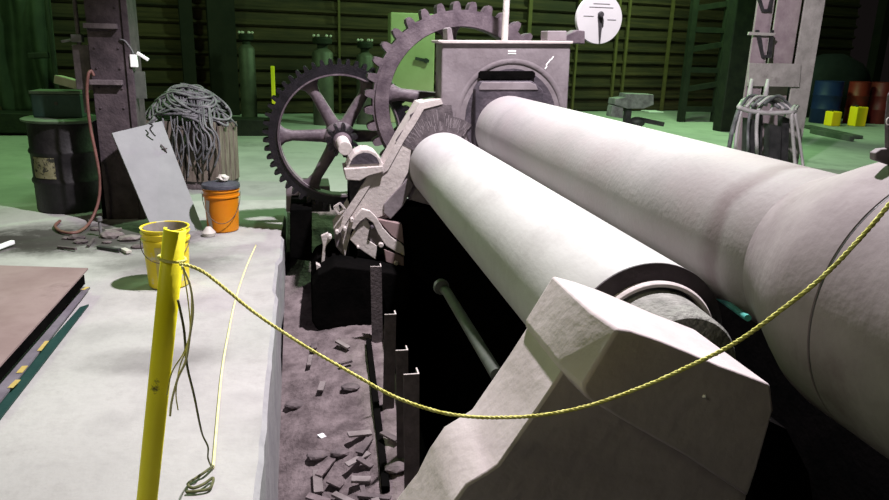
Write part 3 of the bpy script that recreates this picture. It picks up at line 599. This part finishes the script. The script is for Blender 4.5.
# ------------------------------------------------------------------ wooden crate and cable tangle
crx, cry = -1.20, 7.95; ca = math.radians(-14); RZ = Matrix.Rotation(ca, 3, 'Z')
def cr(x, y, z): return Vector((crx, cry, 0)) + RZ @ Vector((x, y, z))
o = thing('wooden_crate', 'old wooden crate of upright boards heaped with grey cables', 'crate', (crx, cry, 0))
for x0 in (-.36, -.25, -.13, -.01, .11, .23, .34):
    h_ = .66 + random.uniform(-.05, .04); b = MB(); b.box(cr(x0, -.30, .06+h_/2), (.095, .025, h_-.06), RZ @ Matrix.Rotation(random.uniform(-.05, .05), 3, 'Y')); b.build('board', 'crate', o)
for y0 in (-.22, -.08, .06, .20):
    b = MB(); b.box(cr(.40, y0, .36), (.025, .11, .62), RZ); b.build('board', 'crate', o)
b = MB(); b.box(cr(0, 0, .06), (.78, .58, .12), RZ); b.box(cr(-.39, 0, .36), (.025, .58, .6), RZ); b.box(cr(0, .29, .36), (.78, .025, .6), RZ); b.box(cr(0, 0, .30), (.74, .54, .40), RZ); b.build('frame', 'scrap', o)
b = MB(); rg = random.Random(11)
def dome(x, y): return .64 + .36*max(0, 1-(x/.50)**2-((y+.02)/.44)**2)
for i in range(70):                                  # loops lying over one another
    x0, y0 = rg.uniform(-.22, .22), rg.uniform(-.22, .10); ra, rb = rg.uniform(.16, .34), rg.uniform(.10, .24); th = rg.uniform(-.5, .5); ph = rg.uniform(0, 6.3); ln = rg.uniform(2.6, 5.2); lift = rg.uniform(-.02, .07); pts = []
    for k in range(13):
        a = ph + ln*k/12; u_, v_ = ra*math.cos(a), rb*math.sin(a); x = x0+u_*math.cos(th)-v_*math.sin(th); y = y0+u_*math.sin(th)+v_*math.cos(th)
        x = max(-.46, min(.46, x)); y = max(-.36, min(.32, y)); pts.append(cr(x, y, dome(x, y)+lift+.015*math.sin(a*2+i)))
    b.tube(smooth_path(pts, 3), rg.uniform(.009, .015), 6)
for i in range(30):                                  # ends hanging down the front and the right side
    x0 = rg.uniform(-.05, .42) if i > 6 else rg.uniform(-.42, -.1); zl = rg.uniform(.10, .5); sw = rg.uniform(-.10, .10); dy = rg.uniform(.03, .09)
    pts = [cr(x0-.22, .0, dome(x0-.22, 0)+.03), cr(x0-.10, -.2, dome(x0-.10, -.2)+.05), cr(x0-.02, -.30-dy, .70)]
    for k in range(1, 5): pts.append(cr(x0+sw*math.sin(k*.8), -.318-dy, .70-(.70-zl)*k/4))
    b.tube(smooth_path(pts, 4), rg.uniform(.007, .012), 6)
tag(b.build('cable_tangle', 'cable', smooth=True), 'tangle of grey cables heaped over the wooden crate', 'cables', None, 'stuff')

# ------------------------------------------------------------------ scrap by the column, rubble in the pit
def rock(name, m, c, sz, label, cat, group):
    b = MB(); b.ball((c.x, c.y, c.z+sz*.16), sz*.55, (1.4, 1, .45), 2, sz*.05); tag(b.build(name, m), label, cat, group)
for x, y, s in ((77, 239, .09), (81, 243, .07), (67, 239, .05), (112, 237, .12), (130, 240, .11), (97, 230, .07), (138, 248, .07), (107, 243, .05)):
    rock('scrap_lump', 'scrap_pale' if s > .1 else 'scrap', G(x, y), s, 'dusty lump of scrap on the floor in front of the rusty column', 'scrap', 'scrap lumps by the rusty column')
for (xa, ya), (xb, yb_), wd_, m in (((98, 247), (120, 250), .03, 'darkmetal'), ((58, 247), (76, 249), .02, 'scrap'), ((105, 231), (122, 229), .03, 'scrap_pale'), ((88, 246), (94, 239), .02, 'scrap'), ((123, 249), (129, 252), .04, 'splash')):
    b = MB(); b.bar(G(xa, ya, .015), G(xb, yb_, .02), wd_, .02); tag(b.build('scrap_bar', m, bevel=.003), 'short scrap bar on the floor in front of the rusty column', 'scrap', 'scrap bars by the rusty column')
b = MB(); p = G(101, 236); b.lathe([(.012, 0), (.012, .12), (.022, .125), (.022, .155), (.012, .16)], p, 'Z', 12); tag(b.build('bolt', 'vise', smooth=40), 'upright steel bolt standing among the scrap by the rusty column', 'bolt')
b = MB(); b.bar(G(-6, 249, .03), G(13, 242, .03), .035, .03); tag(b.build('white_stick', 'white', bevel=.006), 'short white batten on the floor at the left edge', 'batten')
used = []
for k in range(44):
    x, y = random.uniform(.0, .42), random.uniform(2.45, 3.45)
    if k > 36: x, y = random.uniform(-.15, .3), random.uniform(3.4, 5.0)
    for t_ in range(60):
        if all((x-u_)**2+(y-v_)**2 > ((k < 37 and .10) or .16)**2 for u_, v_ in used): break
        x, y = (random.uniform(.0, .33), random.uniform(2.35, 3.3)) if k < 37 else (random.uniform(-.12, .28), random.uniform(3.5, 5.0))
    used.append((x, y))
    z_ = pit_z(x, y); a = random.uniform(0, PI); l = random.uniform(.04, .10); dv = Vector((math.cos(a), math.sin(a), random.uniform(-.1, .25)))*l
    if k % 3 == 0: rock('rubble_lump', random.choice(('scrap', 'scrap', 'rubble')), Vector((x, y, z_)), random.uniform(.05, .09), 'grey lump of rubble on the pit floor', 'rubble', 'rubble lumps in the pit')
    else:
        b = MB(); c = Vector((x, y, z_+.03)); b.bar(c-dv, c+dv, random.uniform(.02, .05), random.uniform(.010, .018)); tag(b.build('wood_scrap', random.choice(('scrap', 'scrap_pale', 'scrap', 'rubble')), bevel=.002), 'broken scrap of wood on the pit floor', 'scrap', 'wood scraps in the pit')
b = MB(); b.box(G(322, 437, -.63), (.035, .045, .02), Matrix.Rotation(.5, 3, 'Z')); tag(b.build('white_chip', 'white'), 'small white chip on the pit floor', 'chip')

# ------------------------------------------------------------------ steel plates at the left
def slab(pts, z0, z1): 
    return MB().loft([[(p.x, p.y, z0) for p in pts], [(p.x, p.y, z1) for p in pts]])
q = [G(88, 268, .14), G(-8, 265, .14), Vector((-2.3, 2.6, 0)), G(-30, 398, .14)]
b = slab(q, .13, .14); tag(b.build('steel_plate', 'plate_rust'), 'large rusty steel plate on top of the stack at the left', 'plate')
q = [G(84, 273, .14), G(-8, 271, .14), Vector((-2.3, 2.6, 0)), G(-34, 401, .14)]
b = slab(q, .072, .128); tag(b.build('steel_plate', 'black_oil_shade'), 'black filler painting the dark gap under the top rusty plate', 'plate')  # black slab added so the gap below the plate shows dark
q = [G(90, 287, .03), G(-8, 284, .03), Vector((-2.3, 2.5, 0)), G(-30, 439, .03)]
b = slab(q, .02, .03); o = b.build('steel_plate', 'plate_grey'); tag(o, 'lowest greyish steel plate with yellow marks, beside the painted green shadow', 'plate'); o['_o'] = [0, 0, 0]
for (xa, ya), (xb, yb_), w_ in (((18, 380), (10, 388), .022), ((25, 366), (19, 373), .025), ((47, 341), (39, 351), .018), ((88, 287), (82, 290), .02)):
    b = MB(); b.bar(G(xa, ya, .0315), G(xb, yb_, .0315), w_, .003); b.build('yellow_mark', 'yellow_mark', o)
for i, t in enumerate((.12, .80)):
    e = G(84, 273, .0).lerp(G(-34, 401, .0), t)+Vector((-.24, .06, 0))
    for zl, zh, lb in ((0, .02, 'dark timber bearer between the floor and the lowest steel plate'), (.03, .072, 'dark timber bearer between the lowest steel plate and the black gap filler')):
        b = MB(); b.bar(e+Vector((-.12, 0, (zl+zh)/2)), e+Vector((-.75, 0, (zl+zh)/2)), .09, zh-zl-.001); tag(b.build('timber_bearer', 'plate_edge'), lb + (', far end' if i == 0 else ', near end'), 'timber')
b = MB(); q = [G(89, 306), G(80, 309), G(-30, 435), G(-30, 460)]; b = slab(q, .002, .012); tag(b.build('plate_shadow', 'shadow_teal'), 'dark green painted shadow of the plates on the floor', 'bar')  # thin dark green slab painting in the shadow of the plate stack

# ------------------------------------------------------------------ right column, cable rack
RC = 9.0
rc = thing('lattice_column', 'tall pale built-up steel column with cross plates at right', 'column', tuple(W(770, 164, RC)*1.0))
def vpost(name, x0, x1, yref, Y, dep, m, z1=6, z0=0, par=None):
    a, c = W(x0, yref, Y), W(x1, yref, Y); b = MB(); b.box(((a.x+c.x)/2, Y+dep/2, (z0+z1)/2), (c.x-a.x, dep, z1-z0)); return b.build(name, m, par or rc, bevel=.006)
vpost('flange', 804, 824, 10, RC, .03, 'column_pale'); vpost('web', 775, 799, 20, RC+.16, .03, 'column_inner'); vpost('flange', 757, 773, 10, RC+.02, .04, 'column_inner')
vpost('angle', 770, 773.5, 10, RC+.02, .06, 'column_pale')
for (xa, xb, ya, yb_, m) in ((748, 800, 63, 86, 'column_pale'), (748, 775, 32, 35, 'column_pale')):
    b = MB(); b.prism([XZ(xa, ya, RC), XZ(xb, ya+1, RC), XZ(xb-2, yb_+1, RC), XZ(xa-1, yb_, RC)], RC-.03, RC); b.build('batten_plate', m, rc, bevel=.004)
for ya, yb_ in ((0, 12), (38, 58)):
    b = MB(); b.prism([XZ(x, y, RC-.01) for x, y in ((759, ya-8), (761.5, ya), (764, yb_-3), (768.5, yb_-3), (771, ya), (772, ya-8), (774, ya-8), (771.5, yb_), (762.5, yb_), (756, ya-8))], RC-.015, RC+.02); b.build('lacing', 'darkmetal', rc)
o = thing('cable_rack', 'pale wire rack hung with loops of cable in front of the tall column', 'rack', tuple(G(765, 168)))
b = MB(); e = [W(x, y, 8.2) for x, y in ((738, 107), (750, 111), (770, 113), (795, 112))]; e2 = [W(x, y, 8.6) for x, y in ((742, 101), (755, 97), (775, 100), (796, 110))]
b.tube(smooth_path(e, 5), .03, 6); b.tube(smooth_path(e2, 5), .03, 6)
for p, q_ in zip(e, e2): b.tube([p, q_], .02, 6)
b.build('tray', 'tank', o, smooth=True)
for x0, x1, yb_, r in ((738, 729, 150, .03), (741, 735, 150, .02), (750, 748, 150, .02), (758, 757, 150, .025), (795, 803, 166, .02), (792, 795, 165, .025)):
    b = MB(); b.tube(smooth_path([W(x0+3, 106, 8.4), W(x0, 112, 8.2), W((x0+x1)/2-1, 130, 8.2), W(x1, yb_, 8.2), G(x1, yb_+14, .03)], 5), r, 6); b.build('hanging_cable', random.choice(('tank', 'cable', 'tank')), o, smooth=True)
b = MB()
for x0, y0, y1, wdx in ((752, 118, 166, 8), (763, 113, 166, 7), (776, 124, 166, 12), (787, 116, 168, 7)):
    b.prism([XZ(x0-wdx/2, y0, 8.3), XZ(x0+wdx/2, y0+3, 8.3), XZ(x0+wdx/2-2, y1, 8.3), XZ(x0, y1+2, 8.3), XZ(x0-wdx/2-1, y1, 8.3)], 8.28+random.uniform(0, .1), 8.42)
b.build('dark_cover', 'darkmetal', o)
for x0 in (748, 764):
    b = MB(); b.lathe([(.045, 0), (.02, .35)], W(x0, 106, 8.5), 'Z', 10); b.build('hook', 'tank', o, smooth=True)
for i in range(5):
    b = MB(); b.tube(smooth_path([W(740+i*6, 108-i, 8.2), W(750+i*7, 98-abs(2-i), 8.3), W(765+i*6, 99+i*1.5, 8.4), W(780+i*4, 108+i, 8.3)], 6), .022, 6); b.build('coiled_cable', 'tank' if i % 2 else 'cable', o, smooth=True)

# ------------------------------------------------------------------ far background
def at_floor(px, py): return G(px, py)
# green tarpaulin
b = MB(); nx, nz = 44, 26; V = []
a, c = W(-40, 60, 13.0), W(56, 60, 13.0)
for j in range(nz+1):
    v_ = j/nz; row = []
    for i in range(nx+1):
        u_ = i/nx; x = a.x+(c.x-a.x)*u_ - .10*v_*math.sin(u_*6); sag = .35*math.sin(PI*((u_*2.1) % 1))**2*(1-v_)
        fold = .10*math.sin(u_*34+2.5*math.sin(v_*2.2))*(.4+.6*v_)+.08*math.sin(u_*15-v_*3)
        row.append(b.b.verts.new((x, 13.0+fold, 2.45-sag-v_*(2.05-.12*math.sin(u_*9)))))
    V.append(row)
for j in range(nz):
    for i in range(nx): b.b.faces.new((V[j][i], V[j][i+1], V[j+1][i+1], V[j+1][i]))
tag(b.build('tarpaulin', 'tarp', smooth=True, solid=.01), 'dark green tarpaulin hanging in folds at the far left', 'tarpaulin')
b = MB(); b.bar(W(-60, 120, 12.3), W(272, 128, 12.5), .4, .32); o = b.build('floor_beam', 'truss', bevel=.02); tag(o, 'long dark green beam lying on the floor along the far left wall', 'beam')
b = MB(); p = W(38, 56, 12.5); b.bar(p-Vector((.14, 0, 0)), p+Vector((.16, 0, .02)), .1, .1); b.bar(p+Vector((.22, 0, -.62)), p+Vector((.22, 0, .9)), .06, .06); tag(b.build('bench_bracket', 'truss', bevel=.02), 'dark green bracket standing in front of the tarpaulin', 'bracket')
# gas cylinders
for px, yb_, yt, r, Yc, lb in ((248, 118, 46, .16, 15.2, 'tall pale green gas cylinder left of the yellow stake'), (323, 112, 50, .20, 14.2, 'pale green gas cylinder behind the top of the small gear'), (365, 110, 54, .17, 14.4, 'pale green gas cylinder between the two gears')):
    p = W(px, 80, Yc); zt = W(px, yt, Yc).z; o = thing('gas_cylinder', lb, 'cylinder', (p.x, Yc, 0), 'gas cylinders by the far wall')
    b = MB(); b.lathe([(.02, 0), (r, 0), (r, zt-.06), (r*.85, zt-.02), (r*.5, zt+.03), (.02, zt+.04)], (p.x, Yc, 0), 'Z', 24); b.build('body', 'cylinder', o, smooth=40)
    b = MB(); b.lathe([(r*.5, zt+.02), (r*.5, zt+.1), (r*.9, zt+.12), (r*.95, zt+.2), (r*.8, zt+.23), (.02, zt+.24)], (p.x, Yc, 0), 'Z', 16); b.build('valve_cap', 'truss', o, smooth=40)
    for k in range(6):
        b = MB(); a = k*PI/3; b.ball((p.x+r*.8*math.cos(a), Yc+r*.8*math.sin(a), zt+.26), .03, sub=1); b.build('bolt', 'cast_pale', o)
p = W(274, 106, 12.0); zt = W(273.5, 66, 12.0).z
b = MB(); b.box((p.x, 12.0, zt/2), (.06, .06, zt)); tag(b.build('yellow_stake', 'stake_yellow', bevel=.005), 'thin bright yellow stake behind the left side of the small gear', 'stake')
# green panel
o = thing('cabinet', 'tall bright green metal cabinet seen through the large gear', 'cabinet', tuple(W(411, 90, 14.6)*1.0))
a, c = W(391, 12, 14.6), W(436, 12, 14.6); zb = 0
b = MB(); b.box(((a.x+c.x)/2, 14.9, a.z/2), (c.x-a.x, .5, a.z)); b.build('body', 'green_panel', o, bevel=.02)
b = MB(); p = W(421, 60, 14.6); b.bar(p+Vector((-.12, -.02, .03)), p+Vector((.16, -.02, -.02)), .05, .06); b.lathe([(.05, -.05), (.05, .01)], p+Vector((.1, 0, -.01)), 'Y', 10); b.build('handle', 'darkmetal', o)
# truss column
o = thing('ladder_frame', 'dark green ladder-like steel frame left of the tall pale column', 'frame', tuple(G(705, 112)))
for x in (688, 722):
    p = W(x, 60, 15.5); b = MB(); b.box((p.x, 15.5, 3), (.14, .14, 6)); b.build('upright', 'truss', o)
for k in range(11):
    z_ = .3+k*.45; p, q_ = W(688, 60, 15.5), W(722, 60, 15.5); b = MB(); b.bar((p.x, 15.5, z_), (q_.x, 15.5, z_+.15*(k % 2)), .09, .12); b.build('rung', 'truss', o)
p = W(738, 60, 13.5); b = MB(); b.box((p.x, 13.6, 3), (.45, .3, 6)); tag(b.build('green_column', 'truss', bevel=.02), 'dark green column just left of the tall pale column', 'column')
# vise stand
o = thing('bench_vise', 'grey bench vise on a stand beyond the long rolls', 'vise', tuple(W(628, 126, 12.0)))
b = MB(); b.prism([XZ(x, y, 12) for x, y in ((611, 104), (612, 98), (622, 97), (623, 93), (650, 94), (650, 104), (640, 108), (624, 108))], 11.85, 12.15); b.build('jaw', 'vise', o, bevel=.01)
b = MB(); b.prism([XZ(x, y, 12) for x, y in ((608, 116), (610, 105), (621, 104), (621, 118))], 11.9, 12.1); b.build('slide', 'vise', o, bevel=.01)
b = MB(); p = W(628, 108, 12); b.box((p.x, 12, p.z/2), (.10, .12, p.z)); b.build('pedestal', 'darkmetal', o)
b = MB(); p = W(637, 121, 12.0); b.ball((p.x, 12, p.z-.02), .14, (1.1, 1, .7), 2); b.bar((p.x+.1, 12, p.z+.02), (p.x+.5, 12, p.z-.05), .16, .08); tag(b.build('machine_casting', 'darkmetal', smooth=40), 'dark round casting with a handle on the floor right of the vise', 'casting')
b = MB(); p = G(652, 112); b.box((p.x, p.y, .02), (.42, .5, .02)); tag(b.build('white_sheet', 'white'), 'small white sheet lying on the green floor beyond the vise', 'sheet')
# coloured drums at the far right
for px, r, m, lb in ((825, .325, 'blue', 'blue steel drum beside the tall pale column'), (855.5, .24, 'red', 'red steel drum at far right behind the yellow can'), (878, .25, 'maroon', 'dark maroon steel drum, rightmost of the far drums')):
    p = W(px, 110, 15.6); drum('steel_drum', lb, Vector((p.x, 15.6, 0)), r, 1.02, m, 'coloured drums at the far right')
for px, hw, yt, lb in ((832, .13, 110, 'small yellow can in front of the blue drum'), (856.5, .15, 105, 'taller yellow can in front of the red drum')):
    p = W(px, 123, 14.9); zt = W(px, yt, 14.9).z; o = thing('yellow_can', lb, 'can', (p.x, 14.9, 0), 'yellow cans by the drums')
    b = MB(); b.box((p.x, 14.9, zt*.46), (hw*2, .26, zt*.92)); b.build('body', 'can_yellow', o, bevel=.02)
    b = MB(); b.lathe([(.04, zt*.9), (.04, zt)], (p.x-hw*.5, 14.9, 0), 'Z', 10); b.build('cap', 'darkmetal', o)
b = MB(); p = W(836, 74, 17.0); b.ball((p.x, 17.2, .75), .95, (1.3, .7, 1.0), 3, .03); tag(b.build('covered_heap', 'blue_tarp', smooth=True), 'dark grey-blue covered heap behind the coloured drums', 'heap')
b = MB(); b.bar(G(806, 126, .04), G(858, 137, .04), .22, .06); b.bar(G(812, 131, .05), G(852, 139, .05), .1, .1); tag(b.build('green_plank', 'pipe_green', bevel=.01), 'green plank lying on the floor in front of the coloured drums', 'plank')
for o in bpy.data.objects:
    if '_o' in o: del o['_o']
